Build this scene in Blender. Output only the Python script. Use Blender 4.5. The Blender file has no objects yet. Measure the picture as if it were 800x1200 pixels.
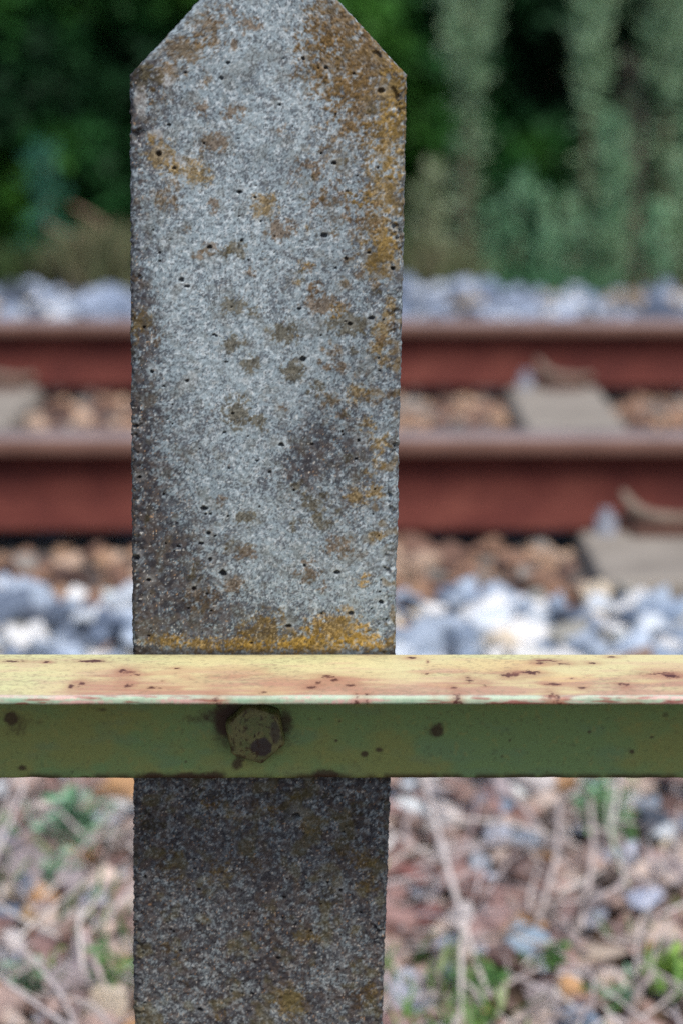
import bpy, bmesh, math, random
import numpy as np
from mathutils import Vector, Matrix, noise as mnoise
R = math.radians
random.seed(7)
rng = np.random.default_rng(11)
scene = bpy.context.scene

# ------------------------------------------------------------------ camera
CAM_Z, PITCH, LENS, SENS = 0.72, R(10.65), 85.0, 24.0
FPX = LENS / SENS * 800.0                      # focal length in photo pixels
cam_d = bpy.data.cameras.new('camera')
cam = bpy.data.objects.new('camera', cam_d)
scene.collection.objects.link(cam)
cam.location = (0, 0, CAM_Z)
cam.rotation_euler = (R(90) - PITCH, 0, 0)
cam_d.sensor_fit = 'HORIZONTAL'
cam_d.sensor_width = SENS
cam_d.lens = LENS
cam_d.clip_start, cam_d.clip_end = 0.02, 400
cam_d.dof.use_dof = True
cam_d.dof.focus_distance = 1.368
cam_d.dof.aperture_fstop = 5.3
cam_d.dof.aperture_blades = 0
scene.camera = cam

# ------------------------------------------------------------------ light
SUN_EL, SUN_AZ = R(56), R(158)                 # azimuth clockwise from +Y: behind the camera, a little to the right
w = bpy.data.worlds.new('World'); scene.world = w; w.use_nodes = True
nt = w.node_tree
bg = nt.nodes['Background']
sky = nt.nodes.new('ShaderNodeTexSky'); sky.sky_type = 'NISHITA'
sky.sun_disc = False; sky.sun_elevation = SUN_EL; sky.sun_rotation = SUN_AZ
sky.air_density = 1.0; sky.dust_density = 2.0; sky.ozone_density = 1.0
nt.links.new(sky.outputs[0], bg.inputs[0]); bg.inputs[1].default_value = 0.125
sd = bpy.data.lights.new('sun', 'SUN'); sun = bpy.data.objects.new('sun', sd)
scene.collection.objects.link(sun)
sd.energy = 2.9; sd.angle = R(16); sd.color = (1.0, 0.95, 0.88)
sdir = Vector((math.sin(SUN_AZ) * math.cos(SUN_EL), math.cos(SUN_AZ) * math.cos(SUN_EL), math.sin(SUN_EL)))
sun.rotation_euler = sdir.to_track_quat('Z', 'Y').to_euler()
sun.location = sdir * 10
vs = scene.view_settings
vs.view_transform = 'Standard'; vs.look = 'None'; vs.exposure = 0.3; vs.gamma = 1.0; vs.use_curve_mapping = False
scene.cycles.use_denoising = False
scene.cycles.max_bounces = 6

# ------------------------------------------------------------------ helpers
def tag(o, label=None, cat=None, group=None, kind=None):
    if label: o['label'] = label
    if cat: o['category'] = cat
    if group: o['group'] = group
    if kind: o['kind'] = kind
    return o

def link(name, me, mat=None, parent=None, loc=None):
    o = bpy.data.objects.new(name, me)
    scene.collection.objects.link(o)
    if mat is not None and me is not None and len(me.materials) == 0:
        me.materials.append(mat)
    if parent: o.parent = parent
    if loc is not None: o.location = loc
    return o

def empty(name, loc=(0, 0, 0), rz=0):
    o = bpy.data.objects.new(name, None); scene.collection.objects.link(o)
    o.empty_display_size = 0.05
    o.location = loc; o.rotation_euler = (0, 0, rz)
    return o

def mesh_np(name, V, F, col=None, smooth=True):
    """V (n,3), F (m,k) quads or tris, col (n,3)"""
    V = np.ascontiguousarray(V, np.float32); F = np.ascontiguousarray(F, np.int32)
    me = bpy.data.meshes.new(name)
    m, k = F.shape
    me.vertices.add(len(V)); me.vertices.foreach_set('co', V.ravel())
    me.loops.add(m * k); me.loops.foreach_set('vertex_index', F.ravel())
    me.polygons.add(m); me.polygons.foreach_set('loop_start', np.arange(0, m * k, k, dtype=np.int32))
    me.update(calc_edges=True)
    me.polygons.foreach_set('use_smooth', np.full(m, smooth))
    if col is not None:
        a = me.color_attributes.new('Col', 'FLOAT_COLOR', 'POINT')
        c = np.ones((len(V), 4), np.float32); c[:, :3] = np.clip(col, 0, 1)
        a.data.foreach_set('color', c.ravel())
    me.validate()
    return me

def grid_faces(r, c, wrap=False):
    i = np.arange(r - 1)[:, None]
    j = np.arange(c if wrap else c - 1)[None, :]
    jn = (j + 1) % c
    return np.stack([(i * c + j), (i * c + jn), ((i + 1) * c + jn), ((i + 1) * c + j)], -1).reshape(-1, 4)

def vnoise(u, v, seed=0):
    T = np.random.default_rng(1000 + seed).random((256, 256)).astype(np.float32)
    iu = np.floor(u).astype(np.int64); iv = np.floor(v).astype(np.int64)
    fu = u - iu; fv = v - iv
    fu = fu * fu * (3 - 2 * fu); fv = fv * fv * (3 - 2 * fv)
    a = T[iu & 255, iv & 255]; b = T[(iu + 1) & 255, iv & 255]
    c = T[iu & 255, (iv + 1) & 255]; d = T[(iu + 1) & 255, (iv + 1) & 255]
    return (a * (1 - fu) + b * fu) * (1 - fv) + (c * (1 - fu) + d * fu) * fv

def fbm(u, v, octv=4, seed=0, gain=.5):
    s = 0; a = 1; t = 0
    u = u + 3.7 * (seed % 13) + .31; v = v + 2.3 * (seed % 17) + .57
    for k in range(octv):
        ang = .6 * k + .4 + .37 * seed
        uu = u * math.cos(ang) - v * math.sin(ang); vv = u * math.sin(ang) + v * math.cos(ang)
        s = s + a * vnoise(uu * 2 ** k + 17.3 * k, vv * 2 ** k + 9.1 * k, seed + k); t += a; a *= gain
    return s / t

def sst(x, a, b):
    t = np.clip((x - a) / (b - a), 0, 1); return t * t * (3 - 2 * t)

def srgb(*h):
    """hex -> linear"""
    out = []
    s = h[0].lstrip('#')
    for i in (0, 2, 4):
        c = int(s[i:i + 2], 16) / 255
        out.append(c / 12.92 if c <= .04045 else ((c + .055) / 1.055) ** 2.4)
    return np.array(out)

def mixc(base, col, m):
    return base * (1 - m[..., None]) + np.asarray(col) * m[..., None]

def on_plane(px, py, Y):
    """photo pixel -> (x, z) on the upright plane at distance Y"""
    a = PITCH + math.atan((py - 600) / FPX)
    dz = Y * math.tan(a)
    depth = Y * math.cos(PITCH) + dz * math.sin(PITCH)
    return (px - 400) / FPX * depth, CAM_Z - dz

PROFILE = [(-60, -.42), (-6, -.40), (0, -.34), (1.3, -.25), (2.2, -.17), (2.55, -.13), (2.85, -.055), (3.08, -.035), (3.2, -.02), (3.5, -.015),
           (5.5, -.015), (6.2, -.005), (6.9, .012), (7.3, .004), (7.9, -.03), (9, -.02), (14, .1), (60, .2), (150, .2)]
_py = np.array([p[0] for p in PROFILE], float); _pz = np.array([p[1] for p in PROFILE], float)
def gz(x, y):
    b = np.interp(y, _py, _pz)
    return b + .012 * np.sin(x * 3.1 + y * 1.7) * np.clip((3.1 - y) / 1, 0, 1) + .01 * np.sin(x * 4.3 + 1) * np.clip((y - 5.6), 0, 1)

def on_ground(px, py, up=0.0):
    a = PITCH + math.atan((py - 600) / FPX)
    lo = 1.0
    y = lo
    while y < 12:
        if CAM_Z - y * math.tan(a) <= float(gz(0, y)) + up: break
        y += .005
    x, z = on_plane(px, py, y)
    return Vector((x, y, z))

# ------------------------------------------------------------------ materials
def mat(name):
    m = bpy.data.materials.new(name); m.use_nodes = True
    return m, m.node_tree, m.node_tree.nodes['Principled BSDF']

def N(nt, t, **kw):
    n = nt.nodes.new(t)
    for k, v in kw.items(): setattr(n, k, v)
    return n

def noise_node(nt, scale, detail=3, rough=.5, coord='Object'):
    tc = N(nt, 'ShaderNodeTexCoord')
    n = N(nt, 'ShaderNodeTexNoise'); n.inputs['Scale'].default_value = scale
    n.inputs['Detail'].default_value = detail; n.inputs['Roughness'].default_value = rough
    nt.links.new(tc.outputs[coord], n.inputs['Vector'])
    return n

def ramp(nt, src, stops):
    r = N(nt, 'ShaderNodeValToRGB')
    e = r.color_ramp.elements
    while len(e) < len(stops): e.new(.5)
    for k, (p, c) in enumerate(stops):
        e[k].position = p; e[k].color = (*c, 1) if len(c) == 3 else c
    nt.links.new(src, r.inputs[0])
    return r

def mult(nt, a, b, fac=1.0, mode='MULTIPLY'):
    m = N(nt, 'ShaderNodeMix', data_type='RGBA', blend_type=mode)
    m.inputs[0].default_value = fac
    nt.links.new(a, m.inputs[6]); nt.links.new(b, m.inputs[7])
    return m.outputs[2]

def bump(nt, bsdf, src, strength, dist):
    b = N(nt, 'ShaderNodeBump'); b.inputs['Strength'].default_value = strength; b.inputs['Distance'].default_value = dist
    nt.links.new(src, b.inputs['Height']); nt.links.new(b.outputs[0], bsdf.inputs['Normal'])
    return b

def attr_mat(name, rough, nscale, lo, hi, bstr, bdist, spec=.3, src='attr', detail=3):
    """surface colour from the 'Col' attribute (or the object's own colour), broken up by fine noise"""
    m, nt, b = mat(name)
    if src == 'attr':
        a = N(nt, 'ShaderNodeAttribute', attribute_name='Col'); c = a.outputs['Color']
    else:
        a = N(nt, 'ShaderNodeObjectInfo'); c = a.outputs['Color']
    n = noise_node(nt, nscale, detail, .6)
    r = ramp(nt, n.outputs[0], [(.25, (lo,) * 3), (.75, (hi,) * 3)])
    nt.links.new(mult(nt, c, r.outputs[0]), b.inputs['Base Color'])
    b.inputs['Roughness'].default_value = rough
    b.inputs['Specular IOR Level'].default_value = spec
    if bstr: bump(nt, b, n.outputs[0], bstr, bdist)
    return m

M_post = attr_mat('weathered_concrete', .93, 900, .72, 1.28, .2, .0005, .18, detail=2)
M_paint = attr_mat('old_green_paint', .5, 900, .9, 1.1, .10, .0004, .4, detail=2)
M_bolt = attr_mat('painted_bolt', .55, 900, .85, 1.15, .2, .0004, .35, detail=2)
M_stone = attr_mat('ballast_stone', .85, 45, .72, 1.25, .5, .006, .25, src='obj', detail=4)
M_stone_mass = attr_mat('ballast_stone_mass', .85, 45, .72, 1.25, .5, .006, .25, detail=4)
M_twig = attr_mat('dry_stem', .8, 120, .7, 1.2, .3, .002, .2, src='obj')
M_litter = attr_mat('dry_litter', .85, 120, .7, 1.2, 0, 0, .2)

def leaf_mat(name):
    m, nt, b = mat(name)
    a = N(nt, 'ShaderNodeAttribute', attribute_name='Col')
    n = noise_node(nt, 30, 2)
    r = ramp(nt, n.outputs[0], [(.3, (.8,) * 3), (.7, (1.2,) * 3)])
    c = mult(nt, a.outputs['Color'], r.outputs[0])
    nt.links.new(c, b.inputs['Base Color'])
    b.inputs['Roughness'].default_value = .6; b.inputs['Specular IOR Level'].default_value = .3
    t = N(nt, 'ShaderNodeBsdfTranslucent'); nt.links.new(c, t.inputs[0])
    mx = N(nt, 'ShaderNodeMixShader'); mx.inputs[0].default_value = .22
    nt.links.new(b.outputs[0], mx.inputs[1]); nt.links.new(t.outputs[0], mx.inputs[2])
    nt.links.new(mx.outputs[0], nt.nodes['Material Output'].inputs[0])
    return m
M_leaf = leaf_mat('leaf')

def soil_mat(name, c1, c2, scale):
    m, nt, b = mat(name)
    n = noise_node(nt, scale, 6, .65)
    r = ramp(nt, n.outputs[0], [(.3, c1), (.7, c2)])
    nt.links.new(r.outputs[0], b.inputs['Base Color']); b.inputs['Roughness'].default_value = .95
    bump(nt, b, n.outputs[0], .8, .02)
    return m
M_soil = soil_mat('brown_soil', (.05, .032, .022), (.16, .105, .07), 18)
M_bed = soil_mat('ballast_dust', (.05, .045, .045), (.15, .13, .12), 25)

# rusty rail
def rust_mat():
    m, nt, b = mat('rail_rust')
    n = noise_node(nt, 9, 5, .6)
    r = ramp(nt, n.outputs[0], [(.3, (.058, .013, .011)), (.5, (.088, .021, .016)), (.75, (.125, .036, .026))])
    n2 = noise_node(nt, 160, 3, .6)
    r2 = ramp(nt, n2.outputs[0], [(.3, (.78,) * 3), (.7, (1.2,) * 3)])
    nt.links.new(mult(nt, r.outputs[0], r2.outputs[0]), b.inputs['Base Color'])
    b.inputs['Roughness'].default_value = .85; b.inputs['Specular IOR Level'].default_value = .25
    bump(nt, b, n2.outputs[0], .4, .002)
    return m
M_rust = rust_mat()
def head_mat(name, c1, c2, metal, rough):
    m, nt, b = mat(name)
    n = noise_node(nt, 14, 4, .6)
    r = ramp(nt, n.outputs[0], [(.3, c1), (.7, c2)])
    nt.links.new(r.outputs[0], b.inputs['Base Color'])
    b.inputs['Roughness'].default_value = rough; b.inputs['Metallic'].default_value = metal
    return m
M_run = head_mat('running_surface', (.16, .125, .125), (.24, .19, .19), .1, .6)
M_headside = head_mat('rail_head_side', (.13, .062, .045), (.18, .092, .068), 0, .75)

def concrete_mat():
    m, nt, b = mat('sleeper_concrete')
    n = noise_node(nt, 8, 6, .65)
    r = ramp(nt, n.outputs[0], [(.3, (.20, .175, .148)), (.7, (.34, .305, .26))])
    n2 = noise_node(nt, 150, 2, .6)
    r2 = ramp(nt, n2.outputs[0], [(.3, (.8,) * 3), (.7, (1.15,) * 3)])
    nt.links.new(mult(nt, r.outputs[0], r2.outputs[0]), b.inputs['Base Color']); b.inputs['Roughness'].default_value = .9
    bump(nt, b, n2.outputs[0], .3, .002)
    return m
M_sleeper = concrete_mat()
M_clip = head_mat('clip_steel', (.085, .055, .04), (.24, .18, .135), 0, .6)
M_nut = head_mat('zinc_bolt', (.25, .27, .32), (.38, .40, .46), .3, .5)
M_pad = head_mat('fastening_rust', (.05, .022, .016), (.10, .045, .03), 0, .9)

# ------------------------------------------------------------------ large structure: ground
xs = np.concatenate([np.linspace(-80, -5, 16)[:-1], np.linspace(-5, 5, 101), np.linspace(5, 80, 16)[1:]])
ys = np.concatenate([np.linspace(-60, 0, 13)[:-1], np.linspace(0, 10, 161), np.linspace(10, 140, 27)[1:]])
X, Y = np.meshgrid(xs, ys)
Z = gz(X, Y) - .012
Z = Z + np.where((Y > 0) & (Y < 10), (fbm(X * 3, Y * 3, 3, 5) - .5) * .012, 0)
ground = link('ground', mesh_np('ground', np.stack([X, Y, Z], -1).reshape(-1, 3), grid_faces(len(ys), len(xs))), M_soil)
tag(ground, 'brown stony soil strewn with twigs behind the fence post', kind='structure')

def sheet(name, x0, x1, y0, y1, m, up):
    xx = np.linspace(x0, x1, 60); yy = np.linspace(y0, y1, 40)
    X, Y = np.meshgrid(xx, yy); Z = gz(X, Y) + up
    Z[0] -= .03; Z[-1] -= .03
    return link(name, mesh_np(name, np.stack([X, Y, Z], -1).reshape(-1, 3), grid_faces(40, 60)), m)
ballast_shoulder = tag(sheet('ballast_shoulder', -4, 4, 2.62, 3.22, M_bed, .002), 'grey ballast shoulder in front of the near rail', kind='structure')
track_bed = tag(sheet('track_bed', -4, 4, 3.225, 5.6, M_bed, .001), 'brown stained track bed under the rails', kind='structure')
far_ballast = tag(sheet('far_ballast', -4, 4, 5.7, 7.5, M_bed, .002), 'pale ballast bank beyond the far rail', kind='structure')

# ------------------------------------------------------------------ the fence: concrete post, painted angle rail, bolt
PY = 1.341                                       # post front plane
fence = tag(empty('fence', (-.05, PY, -.25)), 'lichen spotted concrete post with a green and cream painted steel rail bolted across it', 'fence')
FO = np.array([-.05, PY, -.25])

def build_post():
    hw0, dh, r = .0752, .058, .0042
    zt, zsh, apex = .7905, .7108, .7905
    z_lo = np.arange(-.35, .155, .006); z_hi = np.arange(.155, .752, .0006); z_top = np.arange(.752, .789, .002)
    zs = np.concatenate([z_lo, z_hi, z_top])
    sec = []                                     # (t, side y param, nx, ny)
    nf = 252
    for k in range(nf): sec.append((-1 + 2 * k / (nf - 1), -1, 0, -1))
    na = 9
    for k in range(1, na): a = k / na * math.pi / 2; sec.append((1, -1, math.sin(a), -math.cos(a)))
    for k in range(26): sec.append((1, -1 + 2 * k / 25, 1, 0))
    for k in range(1, 4): a = k / 4 * math.pi / 2; sec.append((1, 1, math.cos(a), math.sin(a)))
    for k in range(16): sec.append((1 - 2 * k / 15, 1, 0, 1))
    for k in range(1, 4): a = k / 4 * math.pi / 2; sec.append((-1, 1, -math.sin(a), math.cos(a)))
    for k in range(26): sec.append((-1, 1 - 2 * k / 25, -1, 0))
    for k in range(1, na): a = k / na * math.pi / 2; sec.append((-1, -1, -math.cos(a), -math.sin(a)))
    sec = np.array(sec)
    # arc length coordinate, negative to the left of the front's middle
    P0 = np.stack([sec[:, 0] * (hw0 - r) + r * sec[:, 2], sec[:, 1] * (dh - r) + r * sec[:, 3]], -1)
    d = np.r_[0, np.cumsum(np.linalg.norm(np.diff(P0, axis=0), axis=1))]
    per = d[-1] + np.linalg.norm(P0[0] - P0[-1])
    s = d - (hw0 - r)
    s = np.where(s > per / 2, s - per, s)
    Zg, T = np.meshgrid(zs, sec[:, 0], indexing='ij')
    _, SY = np.meshgrid(zs, sec[:, 1], indexing='ij')
    _, NX = np.meshgrid(zs, sec[:, 2], indexing='ij')
    _, NY = np.meshgrid(zs, sec[:, 3], indexing='ij')
    _, S = np.meshgrid(zs, s, indexing='ij')
    cx = np.interp(Zg, [-.35, .162, .385, .7095, .8], [-.059, -.0489, -.0443, -.0402, -.0388])
    hw = np.interp(Zg, [-.35, .162, .385, .8], [.0720, .0728, .0749, .0758])
    slope = np.interp(T, [-1, 1], [1.0, .96])
    hwg = np.minimum(hw, np.maximum((apex - Zg) * .945, .0015))
    inb = np.clip((hwg - .0015) / .03, 0.12, 1)
    x0c = T * (hwg - r * inb) + r * inb * NX
    u = (x0c + S - (T * (hw0 - r) + r * NX)) * 1000
    v = Zg * 1000                                # millimetres
    # ---- surface relief
    n_big = fbm(u / 60, v / 60, 3, 1) - .5
    n_mid = fbm(u / 7, v / 7, 3, 2) - .5
    n_fin = fbm(u / 1.9, v / 1.9, 2, 3) - .5
    edge = np.clip((np.abs(T) - .93) / .07, 0, 1) * (SY < 0) + (np.abs(NX) > .05) * 1.0
    edge = np.clip(edge, 0, 1)
    front = (NY < -.01)
    rows_dirty = sst(-Zg, -.33, -.30)            # 1 below the rail
    ebig = sst(fbm(u / 30 + 9, v / 26, 2, 8), .42, .62)
    disp = n_big * .0012 + n_mid * .0008 * (1 + 1.1 * edge * ebig) + n_fin * (.0005 + .0010 * edge + .0008 * rows_dirty)
    chips = sst(fbm(u / 6 + 40, v / 6, 3, 9), .56, .72) * edge * ebig
    disp -= chips * .0030
    # front x of each column for the marks below
    Xw = cx + T * (hwg - r * inb) + r * inb * NX
    # ---- colours (reflectance)
    f1 = fbm(u / 1.15, v / 1.15, 2, 21); f2 = fbm(u / 2.3, v / 2.3, 2, 22); f3 = fbm(u / 9, v / 9, 3, 23); f4 = fbm(u / 38, v / 38, 3, 24)
    f5 = vnoise(u / .85, v / .85, 25); f6 = vnoise(u / .9 + 7, v / .9, 26)
    def gauss(px, py, rx, ry=None, soft=1.0):
        ry = ry or rx
        x0, z0 = on_plane(px, py, PY); k = 1.36 / FPX
        return np.exp(-(((Xw - x0) / (rx * k)) ** 2 + ((Zg - z0) / (ry * k * 1.0)) ** 2) * soft) * front
    light = srgb('#a3b2b9'); grey = srgb('#76838a'); dark = srgb('#3e3a40'); brown = srgb('#6a5b4c')
    col = np.zeros(Zg.shape + (3,)) + grey
    # cement film: pale blotches at grain scale
    film = np.clip(.62 + (f4 - .5) * 1.0 + (f3 - .5) * .9, 0, 1)
    # exposed aggregate / dirt: left strip, lower left, the patch right of centre, all below the rail
    pxl = (Xw - cx) / hw                          # -1..1 across
    E = .10 + .55 * sst(-pxl, .72, 1.0) + .25 * sst(pxl, .86, 1.0)
    for b in ((200, 640, 60, 70, .45), (175, 560, 40, 90, .35), (230, 720, 110, 40, .35), (375, 515, 42, 34, .55), (352, 552, 28, 26, .5), (405, 545, 30, 30, .35),
              (420, 460, 40, 50, .25), (190, 700, 50, 60, .35), (440, 350, 28, 120, .2), (330, 740, 150, 22, .35), (175, 420, 24, 120, .25), (395, 600, 50, 60, .2), (380, 320, 60, 40, .12), (190, 110, 50, 70, .25)):
        E = E + b[4] * gauss(b[0], b[1], b[2], b[3])
    E = np.clip(E + (f4 - .5) * .5 + (f3 - .5) * .35, 0, 1)
    below = sst(-Zg, -.330, -.31)
    E = np.maximum(E, below * np.clip(.78 + (f4 - .5) * .5 - .22 * sst(-Zg, -.26, -.17) * sst(f3, .45, .75), 0, 1))
    pale = np.clip(film - E * .85, 0, 1)
    col = mixc(col, light, np.clip(pale * (.55 + 1.5 * (f2 - .42)), 0, 1))
    def rot(a): return u * math.cos(a) - v * math.sin(a) + 400, u * math.sin(a) + v * math.cos(a) + 400
    def rn(sc, a, seed):
        p, q_ = rot(a); p2, q2 = rot(a + .8)
        return (vnoise(p / sc, q_ / sc, seed) + vnoise(p2 / sc * 1.13, q2 / sc * 1.13, seed + 1) - 1) * .75 + .5
    g1 = (rn(.92, .5, 121) * .6 + rn(.66, 1.2, 131) * .4 - .5) * 2.1 + .5
    g2 = (rn(1.7, .35, 123) * .65 + rn(.9, 1.0, 133) * .35 - .5) * 2.0 + .5
    col = mixc(col, srgb('#dce4e8'), sst(g2, .62, .9) * np.clip(.7 - .45 * E, 0, 1) * .5)
    mid_n = fbm(u / 4.2 + 31, v / 4.2 + 17, 3, 141); mid_b = fbm(u / 14 + 3, v / 14 + 57, 3, 142)
    dk = sst(g1 + .42 * (E - .18) + .55 * (mid_n - .5) + .5 * (mid_b - .5), .56, .80)
    col = mixc(col, srgb('#33363f'), dk * (.64 + .28 * E))
    smear = sst(mid_n * .6 + mid_b * .4 + .18 * (E - .3), .52, .68)
    col = mixc(col, srgb('#575a60'), smear * (.18 + .3 * E))
    bare = sst(fbm(u / 7 + 90, v / 9 + 3, 3, 143), .55, .7) * np.clip(1 - 1.5 * E, 0, 1)
    col = mixc(col, srgb('#a4b0b4'), bare * .25)
    dk2 = sst(f2 + .28 * (E - .4), .53, .68)
    col = mixc(col, srgb('#2e2b2f'), dk2 * (.28 + .6 * E))
    br = sst(fbm(u / 3 + 9, v / 3, 2, 31) + .2 * (E - .5), .52, .72) * np.clip(.15 + E, 0, 1)
    col = mixc(col, srgb('#5f5650'), br * .42)
    wsp = sst(f5, .86, .96) * (.30 + .35 * E)
    col = mixc(col, srgb('#d2d0c8'), wsp)
    tsp = sst(f6, .88, .97) * E
    col = mixc(col, srgb('#b08f6c'), tsp * .8)
    col = mixc(col, col * np.array([1.0, .92, .86]) * (1 - .12 * sst(-Zg, -.26, -.19))[..., None], below)
    # pale film patches near the top left shoulder
    for b in ((196, 92, 13, 9), (200, 80, 9, 7), (165, 118, 9, 22), (182, 158, 12, 8), (212, 188, 22, 7)):
        m = sst(gauss(*b) + (f3 - .5) * .5, .35, .6)
        col = mixc(col, srgb('#aaa8a4'), m * .4)
    # faint arc
    x0, z0 = on_plane(322, 232, PY); k = 1.36 / FPX
    rr = np.hypot(Xw - x0, Zg - z0) / k
    arc = np.exp(-((rr - 46) / 6) ** 2) * (Zg > z0) * front
    col = mixc(col, col * .62, arc * .6)
    # uneven weathering: paler upper middle, darker lower left and right of the centre
    wt = 1.0 + .10 * gauss(290, 170, 110, 170) - .16 * gauss(180, 620, 70, 170) - .14 * gauss(400, 440, 70, 190) - .10 * gauss(300, 700, 180, 60) + .05 * gauss(260, 330, 70, 120)
    col = col * wt[..., None]
    # ---- lichen
    brn = srgb('#574836'); och = srgb('#6e5a30'); rst = srgb('#58462a'); yel = srgb('#85692c'); olv = srgb('#484232')
    L = [
     # px, py, rx, ry, strength, colour (0 brown, 1 ochre, 2 rust brown, 3 yellow, 4 olive)
     (398, 30, 40, 34, 1, 2), (425, 70, 52, 42, 1.05, 2), (388, 90, 30, 30, .8, 2), (440, 120, 42, 40, .95, 2), (372, 60, 22, 40, .7, 2), (455, 165, 24, 40, .8, 1),
     (452, 225, 24, 34, .85, 1), (405, 170, 40, 36, .55, 2), (446, 285, 24, 32, .85, 1), (400, 235, 30, 26, .5, 0), (425, 255, 22, 22, .55, 0), (458, 110, 18, 30, .7, 1),
     (243, 35, 20, 22, .8, 2), (215, 58, 26, 14, .9, 2), (192, 82, 22, 10, .85, 2), (173, 92, 16, 10, .8, 4), (185, 112, 14, 10, .6, 2), (262, 14, 16, 14, .55, 0), (168, 84, 12, 7, .9, 4),
     (250, 167, 14, 12, .85, 0), (186, 182, 15, 15, 1, 1), (231, 201, 15, 14, .95, 1), (196, 228, 15, 17, .75, 2), (275, 132, 12, 9, .7, 0), (240, 90, 8, 12, .6, 2), (237, 127, 9, 8, .7, 0), (176, 160, 7, 7, .5, 1),
     (311, 240, 14, 13, .95, 1), (328, 268, 15, 11, .9, 0), (250, 242, 9, 8, .6, 0), (293, 28, 12, 10, .7, 0), (272, 52, 8, 6, .6, 0), (205, 195, 7, 7, .9, 1), (362, 195, 22, 12, .5, 0), (333, 152, 12, 10, .4, 0), (365, 238, 14, 12, .45, 0),
     (246, 290, 9, 8, .75, 0), (232, 298, 9, 6, .55, 0), (277, 293, 10, 9, .85, 4), (273, 358, 12, 10, .8, 4), (299, 363, 9, 8, .6, 4), (382, 357, 20, 10, .9, 0), (335, 391, 17, 10, .9, 4), (273, 402, 12, 10, .85, 4),
     (293, 427, 11, 9, .8, 4), (344, 434, 12, 11, .85, 4), (408, 381, 22, 10, .95, 4), (372, 338, 9, 8, .6, 0), (389, 411, 10, 9, .8, 2), (278, 484, 13, 16, .95, 4), (303, 493, 9, 8, .7, 4), (332, 478, 7, 7, .6, 0),
     (372, 454, 9, 8, .6, 4), (386, 469, 12, 8, .8, 2), (417, 462, 12, 10, .85, 1), (431, 497, 10, 9, .8, 1), (447, 518, 12, 11, .85, 1), (450, 300, 18, 20, .9, 1), (449, 388, 9, 12, .95, 1), (452, 424, 9, 7, .95, 1), (441, 408, 8, 10, .9, 1),
     (166, 376, 12, 12, .8, 1), (181, 398, 10, 9, .7, 0), (457, 362, 7, 12, .8, 1), (156, 395, 6, 14, .6, 1), (160, 330, 8, 12, .4, 0),
     (290, 608, 12, 9, .8, 4), (285, 648, 15, 8, .75, 0), (268, 637, 9, 9, .5, 4), (275, 686, 12, 9, .7, 0), (236, 702, 20, 22, .6, 0), (228, 670, 12, 12, .45, 4), (362, 670, 13, 11, .8, 0), (418, 583, 13, 11, .85, 1),
     (396, 641, 15, 12, .75, 0), (370, 588, 18, 13, .7, 4), (376, 612, 16, 9, .6, 4), (440, 575, 10, 9, .8, 1), (428, 556, 8, 7, .7, 1), (441, 628, 8, 6, .8, 1), (425, 681, 9, 8, .7, 3), (378, 688, 8, 8, .5, 0), (346, 612, 8, 14, .4, 4), (443, 543, 7, 10, .8, 1),
     (196, 753, 24, 8, .85, 3), (235, 756, 24, 8, .95, 3), (310, 741, 24, 18, 1.0, 1), (277, 755, 18, 9, 1.0, 3), (345, 752, 24, 12, 1, 1), (392, 741, 30, 18, 1.05, 3), (425, 750, 26, 12, .95, 3), (370, 758, 40, 8, 1.1, 3), (450, 758, 14, 8, .7, 3), (300, 760, 40, 6, 1, 3), (320, 722, 14, 12, .5, 1), (408, 722, 16, 12, .55, 1),
     (339, 1176, 17, 17, 1.1, 1), (360, 1099, 14, 10, .8, 1), (430, 1040, 12, 14, .8, 1), (425, 1008, 16, 14, .7, 1), (400, 1000, 12, 10, .6, 2), (320, 948, 14, 9, .65, 1), (365, 970, 16, 12, .6, 1), (430, 1160, 8, 7, .7, 1), (200, 1112, 14, 12, .55, 2), (240, 935, 30, 12, .4, 4), (180, 965, 16, 20, .5, 4), (350, 935, 40, 12, .4, 4), (410, 960, 20, 12, .4, 2)]
    rs = random.Random(12)
    for _ in range(34):
        k_ = rs.uniform(4.5, 9); L.append((rs.uniform(345, 462), rs.uniform(170, 500), k_, k_ * rs.uniform(.7, 1.0), rs.uniform(.45, .85), rs.choice((0, 0, 4, 2, 1))))
    for _ in range(26):
        k_ = rs.uniform(4, 8); L.append((rs.uniform(160, 450), rs.uniform(110, 730), k_, k_ * rs.uniform(.7, 1.0), rs.uniform(.35, .7), rs.choice((0, 4, 4))))
    for _ in range(22):
        k_ = rs.uniform(8, 20); L.append((rs.uniform(160, 450), rs.uniform(920, 1195), k_, k_ * rs.uniform(.6, 1.0), rs.uniform(.3, .6), rs.choice((0, 1, 4))))
    cols = [brn, och, rst, yel, olv]
    lf = fbm(u / 2.6 + 3, v / 2.6 + 11, 3, 41); lfb = fbm(u / 1.1, v / 1.1, 2, 45)
    lum0 = np.clip(col.mean(-1), .03, .6)
    for (px, py, rx, ry, st, ci) in L:
        rx, ry = rx * 1.18, ry * 1.18
        g = gauss(px, py, rx, ry, .8) * st
        m = sst(g + ((lf - .5) * 1.1 + (lfb - .5) * .9) * np.clip(g * 3, 0, 1), .20, .95) * np.clip(g * 6 - .3, 0, 1)
        if ci in (0, 4): m = np.clip(m * 1.7, 0, 1)
        if ci in (1, 3): m = np.clip(m * 1.05, 0, 1)
        c = cols[ci] * np.clip(.30 + .78 * lum0 / .20, .3, 2.0)[..., None]
        col = mixc(col, 0, m * 0) if False else col * (1 - (m * .80)[..., None]) + c * (m * .80)[..., None]
        disp += m * .0003 * (lfb - .2)
    # random small lichen flecks on the right edge
    fl = sst(fbm(u / 6 + 70, v / 6, 2, 51), .62, .76) * sst(pxl, .55, .95) * (1 - below)
    col = mixc(col, och * .9, fl * .6)
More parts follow.
